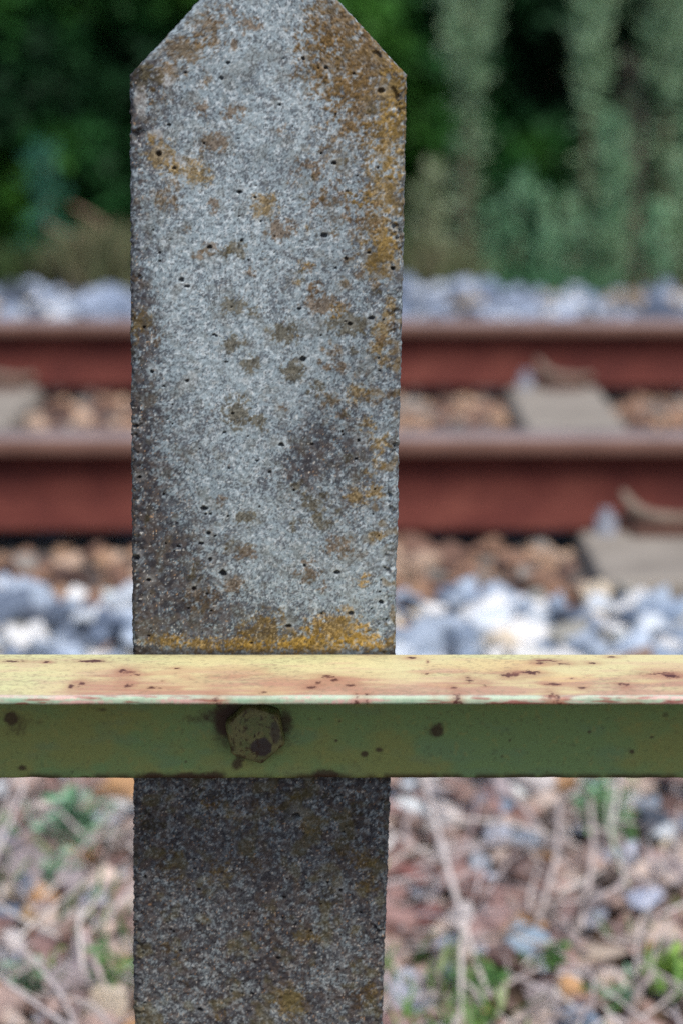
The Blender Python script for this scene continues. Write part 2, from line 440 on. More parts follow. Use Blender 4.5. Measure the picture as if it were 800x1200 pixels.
    fl2 = sst(fbm(u / 7 + 20, v / 7, 3, 52), .58, .72) * (1 - below) * .5
    col = mixc(col, olv * 1.3, fl2 * .55)
    fl3 = sst(fbm(u / 10 + 20, v / 10, 3, 53), .55, .72) * below
    col = mixc(col, srgb('#5c5433'), fl3 * .45)
    # dark strip just above the rail
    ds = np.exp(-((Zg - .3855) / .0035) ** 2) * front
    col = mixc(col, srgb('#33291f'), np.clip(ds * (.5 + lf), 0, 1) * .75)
    # ---- air holes
    pits = [(380, 276, 3.4), (245, 290, 2.8), (219, 336, 3), (435, 373, 3.6), (355, 421, 3.6), (219, 447, 2.8), (178, 436, 3.2), (420, 517, 2.8), (350, 362, 2), (261, 673, 5), (246, 657, 2.8), (236, 638, 2.8),
            (244, 626, 3.2), (239, 597, 3.2), (227, 691, 3), (174, 681, 3.4), (395, 672, 3.4), (446, 707, 3.6), (411, 720, 3), (338, 735, 3.6), (357, 664, 2), (316, 554, 2), (329, 522, 3.6), (355, 68, 3.2), (382, 79, 3.2),
            (267, 73, 2.6), (328, 122, 2.6), (280, 225, 3), (446, 106, 4), (391, 191, 3.6), (204, 197, 2.6), (186, 180, 3.4), (259, 91, 2.4), (406, 224, 2.2), (198, 146, 2.2), (410, 380, 3), (212, 328, 3), (251, 393, 2),
            (291, 305, 1.6), (187, 306, 2), (158, 500, 4), (159, 655, 4), (163, 560, 3), (460, 315, 3.4), (399, 1046, 3), (347, 958, 5), (170, 1030, 3), (235, 1186, 4)]
    rr_ = random.Random(5)
    for _ in range(95): pits.append((rr_.uniform(160, 456), rr_.uniform(60, 755), rr_.uniform(.9, 2.0)))
    for _ in range(60): pits.append((rr_.uniform(160, 448), rr_.uniform(915, 1198), rr_.uniform(1.0, 2.4)))
    for (px, py, rp) in pits:
        g = gauss(px + 0, py, rp * rr_.uniform(.75, 1.4), rp * rr_.uniform(.6, 1.1)) if rp > 0 else 0
        m = sst(g + (f1 - .5) * .45 * (g > .05), .34, .62)
        disp -= m * (.0007 + .0005 * rp)
        col = mixc(col, srgb('#241c1a'), m * .7)
        if rp > 2.6:
            ring = gauss(px + .8, py - 1.6, rp * 2.0) - g
            col = mixc(col, srgb('#c2c8c8'), np.clip(ring, 0, 1) * .22)
    # position
    yy = PY + .002 + dh + SY * (dh - r * inb) + r * inb * NY
    top = sst(Zg, .775, .79)
    V = np.stack([Xw + NX * disp, yy + NY * disp, Zg + 0 * Zg], -1)
    # front damping: keep the strip behind the rail from poking through
    V[..., 1] = np.where(front & (Zg > .31) & (Zg < .388) & (V[..., 1] < PY + .0006), PY + .0006, V[..., 1])
    Rn, Cn = Zg.shape
    F = grid_faces(Rn, Cn, wrap=True)
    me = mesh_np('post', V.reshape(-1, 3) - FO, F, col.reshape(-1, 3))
    return link('post', me, M_post, fence)
post = build_post()
tag(post, 'grey concrete post with a pointed top and ochre lichen')

RZ = .3853                                       # height of the flange's upper side
def build_rail():
    W_, Lg, t, tf, ro = .0932, .0718, .0068, .0046, .0024
    # profile points (y, z) from the flange's back edge over the top, round the lip, underneath, down the leg, round, up the back
    P = []; zone = []
    def seg(a, b, n, zn):
        for k in range(n):
            f = k / n; P.append((a[0] + (b[0] - a[0]) * f, a[1] + (b[1] - a[1]) * f)); zone.append(zn)
    def arc(c, r_, a0, a1, n, zn):
        for k in range(n):
            a = R(a0 + (a1 - a0) * k / n); P.append((c[0] + r_ * math.cos(a), c[1] + r_ * math.sin(a))); zone.append(zn)
    arc((-.0015, -.0015), .0015, 0, 90, 3, 0)
    seg((-.0015, 0), (-W_ + ro, 0), 120, 0)
    arc((-W_ + ro, -ro), ro, 90, 180, 8, 1)
    seg((-W_, -ro), (-W_, -tf + .0012), 4, 1)
    arc((-W_ + .0012, -tf + .0012), .0012, 180, 270, 3, 1)
    seg((-W_ + .0012, -tf), (-t - .006, -t), 40, 2)
    arc((-t - .006, -t - .006), .006, 90, 0, 6, 3)
    seg((-t, -t - .006), (-t, -Lg + .002), 92, 3)
    arc((-t + .002, -Lg + .002), .002, 180, 270, 4, 3)
    seg((-t + .002, -Lg), (-.001, -Lg), 4, 4)
    seg((0, -Lg + .001), (0, -.0015), 12, 4)
    P = np.array(P); zone = np.array(zone)
    xs = np.concatenate([np.linspace(-1.7, -.235, 60)[:-1], np.arange(-.235, .235, .00075), np.linspace(.235, 1.7, 60)])
    Xg, PYg = np.meshgrid(xs, P[:, 0], indexing='ij'); _, PZg = np.meshgrid(xs, P[:, 1], indexing='ij'); _, Zn = np.meshgrid(xs, zone, indexing='ij')
    dd = np.r_[0, np.cumsum(np.linalg.norm(np.diff(P, axis=0), axis=1))]
    _, S = np.meshgrid(xs, dd, indexing='ij')
    u, v = Xg * 1000, S * 1000
    nb = fbm(u / 45, v / 30, 3, 61); nm = fbm(u / 8, v / 6, 3, 62); nf_ = fbm(u / 1.6, v / 1.6, 2, 63); nl = fbm(u / 30, v / 5, 4, 64)
    top = (Zn <= 1); leg = (Zn >= 3)
    cream = srgb('#d8cd9a'); pink = srgb('#bf9b86'); mint = srgb('#a3b59c'); green = srgb('#7a9760'); olive = srgb('#8e9455')
    q = np.clip(-PYg / W_, 0, 1)                  # 0 at the post, 1 at the lip
    col = np.zeros(Xg.shape + (3,)) + green
    # upper side: bleached cream with pinkish primer wearing through towards the lip
    ct = np.zeros_like(col) + cream
    ct = mixc(ct, srgb('#cfd09a'), sst(nb, .4, .65) * .7)
    pk = sst(q * .95 + (nl - .5) * .7 + (nb - .5) * .8, .48, .95) * sst(Xg + (nm - .5) * .06, -.19, -.12)
    ct = mixc(ct, pink, pk * .9)
    blot = sst(fbm(u / 34 + 2, v / 22 + 7, 4, 166), .50, .66)
    ct = mixc(ct, srgb('#c29478'), blot * .6 * sst(q, .12, .5) * sst(Xg, -.19, -.10))
    for (px_, ww, st_) in ((150, 22, 1.2), (118, 26, .9), (225, 75, .75), (330, 60, .6), (430, 60, .7), (395, 40, .5), (560, 60, .5), (700, 70, .35), (790, 40, .6)):
        xx_ = (px_ - 400) / FPX * 1.33
        ct = mixc(ct, srgb('#b5836b'), np.clip(np.exp(-((Xg - xx_) / (ww * .00047)) ** 2) * sst(q + (nb - .5) * .9, .2, .7) * (.3 + 1.3 * (nl - .2)) * st_ * .9, 0, .7))
    ct = mixc(ct, srgb('#bf9880'), sst(nl, .55, .7) * pk * .4)
    ct = mixc(ct, srgb('#ddbf8a'), sst(fbm(u / 60 + 5, v / 25, 3, 79), .45, .65) * sst(Xg, .0, .12) * .8)
    drift = sst(fbm(u / 26 + 5, v / 9, 4, 66), .56, .72) * sst(q, .05, .2)
    ct = mixc(ct, srgb('#cfae90'), drift * .45)
    # grimy back edge beside the post
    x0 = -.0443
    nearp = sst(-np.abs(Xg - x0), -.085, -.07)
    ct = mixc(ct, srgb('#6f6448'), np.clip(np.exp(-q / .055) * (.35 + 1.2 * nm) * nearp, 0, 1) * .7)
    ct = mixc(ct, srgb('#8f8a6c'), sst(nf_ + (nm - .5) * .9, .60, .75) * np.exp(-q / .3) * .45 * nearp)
    ct = mixc(ct, srgb('#8d7f66'), sst(fbm(u / 1.9, v / 1.5, 2, 75) + (nb - .5) * .5, .62, .76) * .45)
    # the lip: mint and pink, with a whitish highlight painted along its edge
    lipm = (Zn == 1) * 1.0
    lc = np.zeros_like(col) + mint
    lc = mixc(lc, srgb('#c99b95'), sst(fbm(u / 30, v / 3, 4, 67) + (nf_ - .5) * .3, .46, .66) * .85)
    lc = mixc(lc, srgb('#7fa58a'), sst(fbm(u / 24, v / 2.5, 4, 68) + (nf_ - .5) * .3, .5, .7) * .7)
    lc = mixc(lc, srgb('#8a4f45'), sst(fbm(u / 12, v / 1.5, 3, 69), .54, .68) * .85)
    lc = mixc(lc, srgb('#dfe0d6'), sst(PZg, -.0012, .0) * .25)
    ct = mixc(ct, 0, lipm * 0); ct = ct * (1 - lipm[..., None]) + lc * lipm[..., None]
    nearlip = sst(q, .955, .985) * (Zn == 0)
    ct = mixc(ct, srgb('#d9cbbd'), nearlip * .45)
    # leg: green paint, yellower mottling, soft stains
    cl = np.zeros_like(col) + green
    cl = mixc(cl, olive, sst(nb + (nm - .5) * .3 - .35 * Xg / .2 * .3, .35, .68) * .85)
    cl = mixc(cl, srgb('#698a72'), sst(fbm(u / 25, v / 10, 3, 70), .5, .75) * .25)
    cl = mixc(cl, srgb('#a09a58'), sst(fbm(u / 3, v / 3, 2, 71), .66, .85) * .3)
    cl = mixc(cl, srgb('#4d5238'), sst(fbm(u / 1.8, v / 1.8, 2, 72), .66, .85) * .3)
    rust = srgb('#3b241c'); rust2 = srgb('#6d3f2a')
    col = np.where(top[..., None], ct, cl)
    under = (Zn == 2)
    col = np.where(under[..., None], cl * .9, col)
    kx = 1.37 / FPX
    def leg_g(px, py, rx, ry):
        x_, z_ = on_plane(px, py, PY - t); return np.exp(-((Xg - x_) / (rx * kx)) ** 2 - ((RZ + PZg - z_) / (ry * kx)) ** 2) * leg
    for (px, py, rx, ry, st) in ((512, 857, 9, 9, 1.1), (508, 856, 20, 17, .45), (427, 884, 5, 4.5, 1.1), (444, 879, 5, 4, .8), (13, 843, 9, 9, 1.1), (20, 850, 24, 16, .55), (262, 850, 16, 34, .75), (255, 838, 24, 14, .7), (299, 859, 30, 28, 1.8), (266, 842, 16, 22, 1.2), (335, 846, 10, 22, .8), (290, 832, 30, 10, 1.0), (278, 895, 8, 9, .9),
                                 (282, 886, 8, 8, .8), (240, 843, 36, 8, .5), (180, 910, 14, 6, 1), (225, 911, 26, 6, 1.1), (252, 910, 16, 7, .9), (383, 909, 18, 8, 1.1), (100, 912, 12, 4, .8), (26, 900, 6, 4, .8), (45, 848, 10, 7, .4), (375, 842, 5, 4, .5), (398, 845, 3, 3, .6),
                                 (690, 858, 3, 2.5, .8), (740, 881, 4, 4, .8), (763, 864, 4, 2.5, .8), (780, 838, 6, 5, .6), (597, 868, 3, 3, .6), (588, 887, 3, 3, .6), (643, 880, 3, 3, .6), (480, 846, 3, 3, .5), (120, 832, 10, 4, .5), (640, 905, 3, 3, .5), (394, 868, 2.5, 2.5, .7), (560, 842, 2.5, 2.5, .6),
                                 (85, 905, 3, 3, .6), (218, 893, 2.5, 2.5, .7), (440, 852, 3, 2.5, .5), (700, 880, 3, 2.5, .5), (610, 845, 3, 2, .5)):
        m = sst(leg_g(px, py, rx, ry) * st + (nm - .5) * .35 + (nf_ - .5) * .25, .22, .75)
        col = mixc(col, rust, m * .85)  # rust stains; marks upper left of the bolt paint in its shadow
    be = leg * sst(-(PZg + Lg), -.0045, -.001) * sst(fbm(u / 12, v * 0, 3, 77), .3, .6)
    col = mixc(col, rust, be * .8)
    # dark edge where leg meets flange
    # flecks of rust on the flange
    rr = random.Random(3)
    flecks = [(150, 788, 7, 2), (143, 786, 4, 3), (160, 791, 8, 2), (150, 803, 5, 3), (108, 775, 14, 2), (95, 802, 4, 4), (84, 804, 3, 3), (181, 806, 8, 2), (253, 818, 6, 4), (384, 793, 7, 2), (372, 800, 5, 3), (392, 797, 4, 2), (410, 803, 6, 2), (366, 806, 5, 2), (309, 812, 5, 2), (431, 765, 5, 2), (418, 815, 3, 2), (430, 815, 3, 2),
              (549, 797, 7, 3.5), (568, 803, 3, 2), (531, 806, 3, 2), (535, 816, 5, 4), (604, 789, 5, 3), (598, 791, 12, 3), (622, 788, 9, 3), (640, 775, 12, 2), (633, 777, 5, 2), (660, 778, 8, 1.5), (647, 802, 7, 2), (646, 815, 4, 5), (654, 816, 3, 2), (692, 777, 6, 1.5), (682, 806, 4, 1.5), (730, 802, 6, 3), (745, 820, 5, 3), (775, 790, 14, 2.5), (785, 793, 9, 2.5), (15, 775, 12, 1.5), (55, 776, 3, 1.5), (482, 771, 5, 1.5), (500, 790, 3, 1.5), (730, 806, 3, 1.5), (715, 770, 5, 1.2)]
    for _ in range(5): flecks.append((rr.uniform(0, 800), rr.uniform(772, 820), rr.uniform(1, 3), rr.uniform(.7, 1.3)))
    def at_flange(px, py):
        a = PITCH + math.atan((py - 600) / FPX); D = (CAM_Z - RZ) / math.tan(a)
        return (px - 400) / FPX * (D * math.cos(PITCH) + (CAM_Z - RZ) * math.sin(PITCH)), D - PY
    for (px, py, rx, ry) in flecks:
        x_, y_ = at_flange(px, py)
        g = np.exp(-((Xg - x_) / (rx * kx)) ** 2 - ((PYg - y_) / (ry * kx * 3.0)) ** 2) * top * np.where(Zn == 1, sst(fbm(u / 2 + 3, v / 1.2, 2, 74), .35, .6), 1)
        g2 = np.exp(-((Xg - x_) / (rx * kx * 2.6)) ** 2 - ((PYg - y_) / (ry * kx * 8)) ** 2) * top
        col = mixc(col, srgb('#a5765f'), np.clip(g2 * (.2 + 1.4 * nm), 0, 1) * .6)
        col = mixc(col, srgb('#4a2220'), sst(g * 1.15 + ((nf_ - .5) * 2.0 + (nm - .5) * 1.8) * np.clip(g * 3, 0, 1), .48, .8) * .9)
    off = (nb - .5) * .0012 + (nm - .5) * .0003
    wob = (fbm(u / 22, u * 0 + 2, 3, 81) - .5) * .0022 * (Zn == 1) + (fbm(u / 5, u * 0 + 2, 2, 82) - .5) * .0012 * (Zn == 1)
    wob2 = (fbm(u / 15, u * 0 + 6, 3, 83) - .5) * .0012 * (PZg < -Lg + .003)
    V = np.stack([Xg, PY + PYg + wob * (Zn == 1) - (Zn == 3) * off * .4 - .0001, RZ + PZg + (Zn <= 1) * off * .3 + wob2], -1)
    Rn, Cn = Xg.shape
    F = grid_faces(Rn, Cn, wrap=True)[:, ::-1]
    n0 = Rn * Cn
    me = mesh_np('rail', V.reshape(-1, 3) - FO, F, col.reshape(-1, 3))
    return link('rail', me, M_paint, fence)
fence_rail = build_rail()
tag(fence_rail, 'steel angle rail, cream and rust on top, green in front')

def build_bolt():
    x0, z0 = on_plane(299.5, 857, PY - .012)
    nA, rot = 72, R(12)
    rings = [(1.0, -.002, 1), (1.0, .0112, 1), (.985, .0120, 1), (.95, .0132, .75), (.86, .0136, .2), (.7, .0142, 0), (.5, .0146, 0), (.25, .0149, 0), (.02, .0150, 0)]
    rr2 = []
    for i in range(len(rings) - 1):
        a, b = rings[i], rings[i + 1]
        for k in range(5): f = k / 5; rr2.append(tuple(a[j] * (1 - f) + b[j] * f for j in range(3)))
    rr2.append(rings[-1])
    V = []; C = []
    A = np.arange(nA) / nA * 2 * np.pi
    ra = .0155                                    # half across the flats
    hexr = ra / np.cos(((A - rot + np.pi / 6) % (np.pi / 3)) - np.pi / 6)
    hexr = np.minimum(hexr, ra * 1.15)
    for (f, h, hx) in rr2:
        r_ = f * (hexr * hx + ra * (1 - hx))
        X = r_ * np.cos(A); Z = r_ * np.sin(A)
        n = fbm(X * 1000 / 2.5 + 50, Z * 1000 / 2.5 + 50, 3, 91) - .5
        V.append(np.stack([X, -h - n * .0004, Z], -1))
        c = np.zeros((nA, 3)) + srgb('#7a7850')
        nn = fbm(X * 1000 / 4 + 50, Z * 1000 / 4 + 50, 3, 92)
        c = mixc(c, srgb('#6c734a'), sst(nn, .4, .6))
        rim = np.clip((r_ / ra - .86) / .12, 0, 1) * sst(fbm(X * 1000 / 5 + 9, Z * 1000 / 5, 2, 95), .3, .6) if h > .009 else 0 * X
        c = mixc(c, srgb('#4a2f22'), rim * .45)
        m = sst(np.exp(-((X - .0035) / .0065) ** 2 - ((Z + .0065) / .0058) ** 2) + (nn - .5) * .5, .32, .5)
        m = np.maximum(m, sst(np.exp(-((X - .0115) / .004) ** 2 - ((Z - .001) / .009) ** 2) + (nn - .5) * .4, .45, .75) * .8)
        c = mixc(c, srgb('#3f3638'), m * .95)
        sp = sst(fbm(X * 1000 / 1.1 + 9, Z * 1000 / 1.6 + 5, 2, 93), .62, .74)
        c = mixc(c, srgb('#3c2a20'), sp * .8)
        edge_m = np.clip(1 - h / .0075, 0, 1) * np.ones(nA)
        c = mixc(c, srgb('#2c1c18'), edge_m * .9)
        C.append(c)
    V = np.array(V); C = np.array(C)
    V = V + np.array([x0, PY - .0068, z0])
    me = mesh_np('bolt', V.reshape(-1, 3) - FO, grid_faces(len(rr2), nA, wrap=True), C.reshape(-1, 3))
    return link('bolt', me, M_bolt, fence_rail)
build_bolt()

# ------------------------------------------------------------------ track: rails, sleepers, clips
def rail_mesh():
    H = .143
    half = [(.069, 0), (.069, .009), (.062, .0125), (.026, .021), (.014, .027), (.0085, .038), (.0078, .065), (.0085, .094), (.014, .103), (.030, .108), (.0335, .1115), (.0335, .128), (.0320, .1345), (.0275, .1395), (.018, .1422), (.0, .143)]
    prof = [(-y, z) for y, z in half] + [(y, z) for y, z in reversed(half[:-1])]
    prof = prof + []
    xs = np.linspace(-4.5, 4.5, 46)
    P = np.array(prof)
    V = np.zeros((len(xs), len(P), 3)); V[..., 0] = xs[:, None]; V[..., 1] = P[:, 0]; V[..., 2] = P[:, 1]
    F = grid_faces(len(xs), len(P), wrap=True)
    me = mesh_np('railway_rail', V.reshape(-1, 3), F, smooth=True)
    for m in (M_rust, M_run, M_headside): me.materials.append(m)
    c = len(P); idx = np.zeros(len(F), np.int32)
    j = np.tile(np.arange(c), len(xs) - 1)
    top = (j >= 12) & (j <= 17); side = ((j >= 10) & (j < 12)) | ((j > 17) & (j <= 19))
    idx[top] = 1; idx[side] = 2
    me.polygons.foreach_set('material_index', idx)
    return me
NEAR_Y, FAR_Y, SLZ = 3.628, 5.24, .012
rm = rail_mesh()
RAIL_Z = SLZ + .008
r1 = tag(link('railway_rail', rm, None, loc=(0, NEAR_Y, RAIL_Z)), 'nearer of the two rusty railway rails, lying just behind the ballast', 'rail', 'running rails of the track')
r2 = tag(link('railway_rail', rm, None, loc=(0, FAR_Y, RAIL_Z)), 'farther of the two rusty railway rails, below the pale ballast bank', 'rail', 'running rails of the track')

def tube(pts, rads, n=8, flat=1.0, cap=True):
    """tube mesh data along a smooth path; returns V, F"""
    pts = [Vector(p) for p in pts]
    if len(pts) > 2:
        out = []; ro = []
        for i in range(len(pts) - 1):
            p0 = pts[max(i - 1, 0)]; p1 = pts[i]; p2 = pts[i + 1]; p3 = pts[min(i + 2, len(pts) - 1)]
            for k in range(5):
                t = k / 5
                out.append(.5 * ((2 * p1) + (p2 - p0) * t + (2 * p0 - 5 * p1 + 4 * p2 - p3) * t * t + (3 * p1 - p0 - 3 * p2 + p3) * t ** 3))
                ro.append(rads[i] * (1 - t) + rads[i + 1] * t)
        out.append(pts[-1]); ro.append(rads[-1]); pts, rads = out, ro
    V = []; up = Vector((0, 1, .01))
    for i, p in enumerate(pts):
        d = (pts[min(i + 1, len(pts) - 1)] - pts[max(i - 1, 0)]).normalized()
        a = d.cross(up)
        if a.length < 1e-3: a = d.cross(Vector((1, 0, 0)))
        a.normalize(); b = d.cross(a)
        for k in range(n):
            t = 2 * math.pi * k / n
            V.append(p + a * (math.cos(t) * rads[i] * flat) + b * (math.sin(t) * rads[i]))
    m = len(pts)
    F = []
    for i in range(m - 1):
        for k in range(n): F.append((i * n + k, (i + 1) * n + k, (i + 1) * n + (k + 1) % n, i * n + (k + 1) % n))
    if cap:
        V.append(pts[0]); V.append(pts[-1])
        for k in range(n):
            F.append((len(V) - 2, k, (k + 1) % n)); F.append((len(V) - 1, (m - 1) * n + (k + 1) % n, (m - 1) * n + k))
    return [tuple(v) for v in V], F

def py_mesh(name, V, F, smooth=True):
    me = bpy.data.meshes.new(name); me.from_pydata(V, [], F); me.update()
    me.polygons.foreach_set('use_smooth', [smooth] * len(me.polygons))
    return me

def bevel_box(name, sx, sy, sz, bev, taper=1.0, seg=2):
    bm = bmesh.new(); bmesh.ops.create_cube(bm, size=1)
    for v in bm.verts:
        k = taper if v.co.z > 0 else 1
        v.co = Vector((v.co.x * sx * k, v.co.y * sy, v.co.z * sz))
    bmesh.ops.bevel(bm, geom=list(bm.edges), offset=bev, segments=seg, profile=.6, affect='EDGES')
    me = bpy.data.meshes.new(name); bm.to_mesh(me); bm.free()
    return me

sl_me = bevel_box('sleeper', .238, 2.34, .22, .012, .82); sl_me.materials.append(M_sleeper)
pad_me = bevel_box('shoulder', .10, .055, .030, .006, .85); pad_me.materials.append(M_pad)
def clip_mesh():
    V, F = tube([(-.034, .008, .060), (-.027, .006, .046), (-.012, 0, .031), (.012, -.006, .023), (.04, -.004, .020), (.064, .006, .017)], [.004, .009, .0105, .0095, .009, .006], 10, 1.0)
    V2, F2 = tube([(-.04, .022, .012), (0, .028, .018), (.05, .02, .016), (.085, .006, .020)], [.008, .009, .009, .008], 8)
    o = len(V); V += V2; F += [tuple(i + o for i in f) for f in F2]
    return py_mesh('rail_clip', V, F)
clip_me = clip_mesh(); clip_me.materials.append(M_clip)
def bolt_mesh():
    bm = bmesh.new()
    bmesh.ops.create_cone(bm, segments=6, radius1=.019, radius2=.017, depth=.026, cap_ends=True)
    g = bmesh.ops.create_cone(bm, segments=12, radius1=.010, radius2=.009, depth=.022, cap_ends=True)
    bmesh.ops.translate(bm, verts=g['verts'], vec=(0, 0, .015))
    me = bpy.data.meshes.new('nut'); bm.to_mesh(me); bm.free(); return me
nut_me = bolt_mesh(); nut_me.materials.append(M_nut)
SLX = .4536
sl_labels = {-2: 'concrete sleeper crossing under both rails beyond the left edge', -1: 'leftmost visible concrete sleeper, between the two rails left of the post',
             0: 'concrete sleeper crossing the track hidden behind the fence post', 1: 'pale concrete sleeper right of the post with curved clips on both rails', 2: 'concrete sleeper beyond the right edge of the view'}
for k in (-1, 0, 1):
    x = SLX + (k - 1) * .6
    t = empty('railway_sleeper', (x, 4.38, -.21)); tag(t, sl_labels[k], 'sleeper', 'concrete sleepers of the track')
    b = link('sleeper_body', sl_me, None, t, (0, 0, .11 + SLZ))
    for ry in (NEAR_Y, FAR_Y):
        for s in (-1, 1):
            yy = ry - 4.38 + s * .098
            sh = link('shoulder', pad_me, None, t, (.02, yy + s * -.004, .21 + SLZ + .012))
            c = link('rail_clip', clip_me, None, t, (0, yy - s * .02, .21 + SLZ + .012))
            n_ = link('nut', nut_me, None, c, (-.060, -.012, .010))
            if s > 0: c.rotation_euler = (0, 0, math.pi)

# ------------------------------------------------------------------ stones
def hull_stone(seed):
    r_ = random.Random(seed)
    bm = bmesh.new()
    n = r_.randint(11, 15)
    sx, sy, sz = r_.uniform(.85, 1.15), r_.uniform(.62, .95), r_.uniform(.5, .8)
    for _ in range(n):
        v = Vector((r_.gauss(0, 1), r_.gauss(0, 1), r_.gauss(0, 1))).normalized() * r_.uniform(.82, 1.08)
        bm.verts.new((v.x * sx, v.y * sy, v.z * sz))
    res = bmesh.ops.convex_hull(bm, input=list(bm.verts))
    bad = [g for g in res['geom_interior'] if isinstance(g, bmesh.types.BMVert)] + [g for g in res['geom_unused'] if isinstance(g, bmesh.types.BMVert)]
    if bad: bmesh.ops.delete(bm, geom=list(set(bad)), context='VERTS')
    bmesh.ops.dissolve_limit(bm, angle_limit=R(14), verts=list(bm.verts), edges=list(bm.edges))
    bmesh.ops.triangulate(bm, faces=list(bm.faces))
    me = bpy.data.meshes.new('stone'); bm.to_mesh(me); bm.free()
    return me
shapes = [hull_stone(s) for s in range(18)]
for me in shapes: me.materials.append(M_stone)
sdata = []
for me in shapes:
    v = np.zeros(len(me.vertices) * 3, np.float32); me.vertices.foreach_get('co', v); v = v.reshape(-1, 3)
    f = np.array([list(p.vertices) for p in me.polygons], np.int32); sdata.append((v, f))

BLUE = [('#8796aa', 3), ('#a6b3c4', 3.4), ('#cbd3dc', 2.6), ('#6b778a', 2), ('#e6e6e4', 2.6), ('#98968f', 1.2), ('#4a515e', .8), ('#cbbda8', .9), ('#8a7466', .4)]
BROWN = [('#a88c84', 3), ('#917571', 2.2), ('#b59d94', 2.5), ('#c8b6ab', 1.8), ('#9a827f', 2), ('#bb936c', .9), ('#a5abba', 1.3), ('#d0c9c8', 1), ('#6f5a56', 1.2), ('#9a9094', 1.8)]
ORANGE = [('#8a6c5a', 3), ('#755a4e', 2.4), ('#a08169', 2), ('#b39a86', 1.4), ('#5d4a44', 2.2), ('#857f79', 1.4)]
FAR = [('#78859a', 3), ('#94a0b4', 3), ('#b6bfcc', 1.8), ('#566072', 3), ('#dcdad6', 1.2), ('#a0907e', 1.2), ('#40464f', 2)]
def pick(pal, r_):
    tot = sum(p[1] for p in pal); t = r_.random() * tot
    for c, wt in pal:
        t -= wt
        if t <= 0: break
    k = r_.uniform(.82, 1.18)
    return np.clip(srgb(c) * k * 1.12, 0, .82)

def in_view(x, y, z, m=30):
    depth = y * math.cos(PITCH) + (CAM_Z - z) * math.sin(PITCH)
    if depth <= .2: return False
    px = 400 + x / depth * FPX
    py = 600 + (y * -math.sin(PITCH) + (CAM_Z - z) * math.cos(PITCH)) / depth * FPX
    if px < -m or px > 800 + m or py < -m or py > 1200 + m: return False
    if 153 + m * .9 < px < 460 - m * .9: return False
    if 767 + m * .6 < py < 910 - m * .6: return False
    return (px, py, depth)

def scatter(parent, x0, x1, y0, y1, size, pal, step, seed, zoff=0.0, stack=1, avoid=None, limit=290, palf=None, mass='stone_mass', spread=.35):
    r_ = random.Random(seed)
    items = []
    for layer in range(stack):
        y = y0
        while y < y1:
            x = x0 + r_.uniform(0, step)
            while x < x1:
                xx = x + r_.uniform(-.35, .35) * step; yy = y + r_.uniform(-.4, .4) * step
                s = size * math.exp(r_.gauss(0, spread)); s = max(size * .5, min(s, size * 1.75))
                zz = float(gz(xx, yy)) + zoff + s * r_.uniform(.15, .55) + layer * size * .9
                if not (avoid and avoid(xx, yy, s)):
                    p = palf(xx, yy, r_) if palf else pal
                    items.append((xx, yy, zz, s, pick(p, r_), r_.randrange(len(shapes)), (r_.uniform(-.5, .5), r_.uniform(-.5, .5), r_.uniform(0, 6.28))))
                x += step
            y += step * .85
    vis = []
    for it in items:
        q = in_view(it[0], it[1], it[2])
        vis.append((-(it[3] / q[2]) if q else 1, ))
    order = sorted(range(len(items)), key=lambda i: vis[i][0])
    solo = [i for i in order[:limit] if vis[i][0] < 0]; solos = set(solo)
    for i in solo:
        xx, yy, zz, s, c, k, e = items[i]
        o = bpy.data.objects.new('stone', shapes[k]); scene.collection.objects.link(o)
        o.parent = parent; o.location = (xx, yy, zz); o.rotation_euler = e; o.scale = (s,) * 3
        o.color = (*c, 1)
    VV = []; FF = []; CC = []; off = 0
    for i, it in enumerate(items):
        if i in solos: continue
        xx, yy, zz, s, c, k, e = it
        v, f = sdata[k]
        from_e = np.array(__import__('mathutils').Euler(e).to_matrix())
        VV.append((v * s) @ from_e.T + np.array([xx, yy, zz])); FF.append(f + off); off += len(v)
        CC.append(np.tile(c, (len(v), 1)))
    if VV:
        o = link(mass, mesh_np(mass, np.concatenate(VV), np.concatenate(FF), np.concatenate(CC), smooth=False), M_stone_mass, parent)
        o['kind'] = 'stuff'

def sl_avoid(x, y, s):
    for k in (-2, -1, 0, 1, 2):
        if abs(x - (SLX + (k - 1) * .6)) < .105 + s * .7 and 3.2 - s < y < 5.56 + s: return True
    return False
def rail_avoid(x, y, s):
    return abs(y - NEAR_Y) < .058 + s * .45 or abs(y - FAR_Y) < .058 + s * .45
def pal_near(x, y, r_):
    # grey ballast gives way to brown stones down the shoulder
    t = (y - 2.52) / .28 + r_.uniform(-.5, .5)
    return BLUE if t > .5 else BROWN
scatter(ballast_shoulder, -1.9, 1.9, 2.62, 3.20, .0265, BLUE, .041, 8, stack=2, palf=pal_near, avoid=lambda x, y, s: sl_avoid(x, y, s * .6) and y > 3.17)
scatter(ground, -1.6, 1.6, 1.8, 2.68, .0215, BROWN, .034, 2, palf=lambda x, y, r_: BLUE if r_.random() < .08 + .5 * max(0, (y - 2.45) / .2) else BROWN)
scatter(track_bed, -2.2, 2.2, 3.12, 5.55, .020, ORANGE, .036, 3, zoff=.0, avoid=lambda x, y, s: sl_avoid(x, y, s) or rail_avoid(x, y, s))
scatter(far_ballast, -2.6, 2.6, 5.75, 7.35, .037, FAR, .068, 4, stack=1)

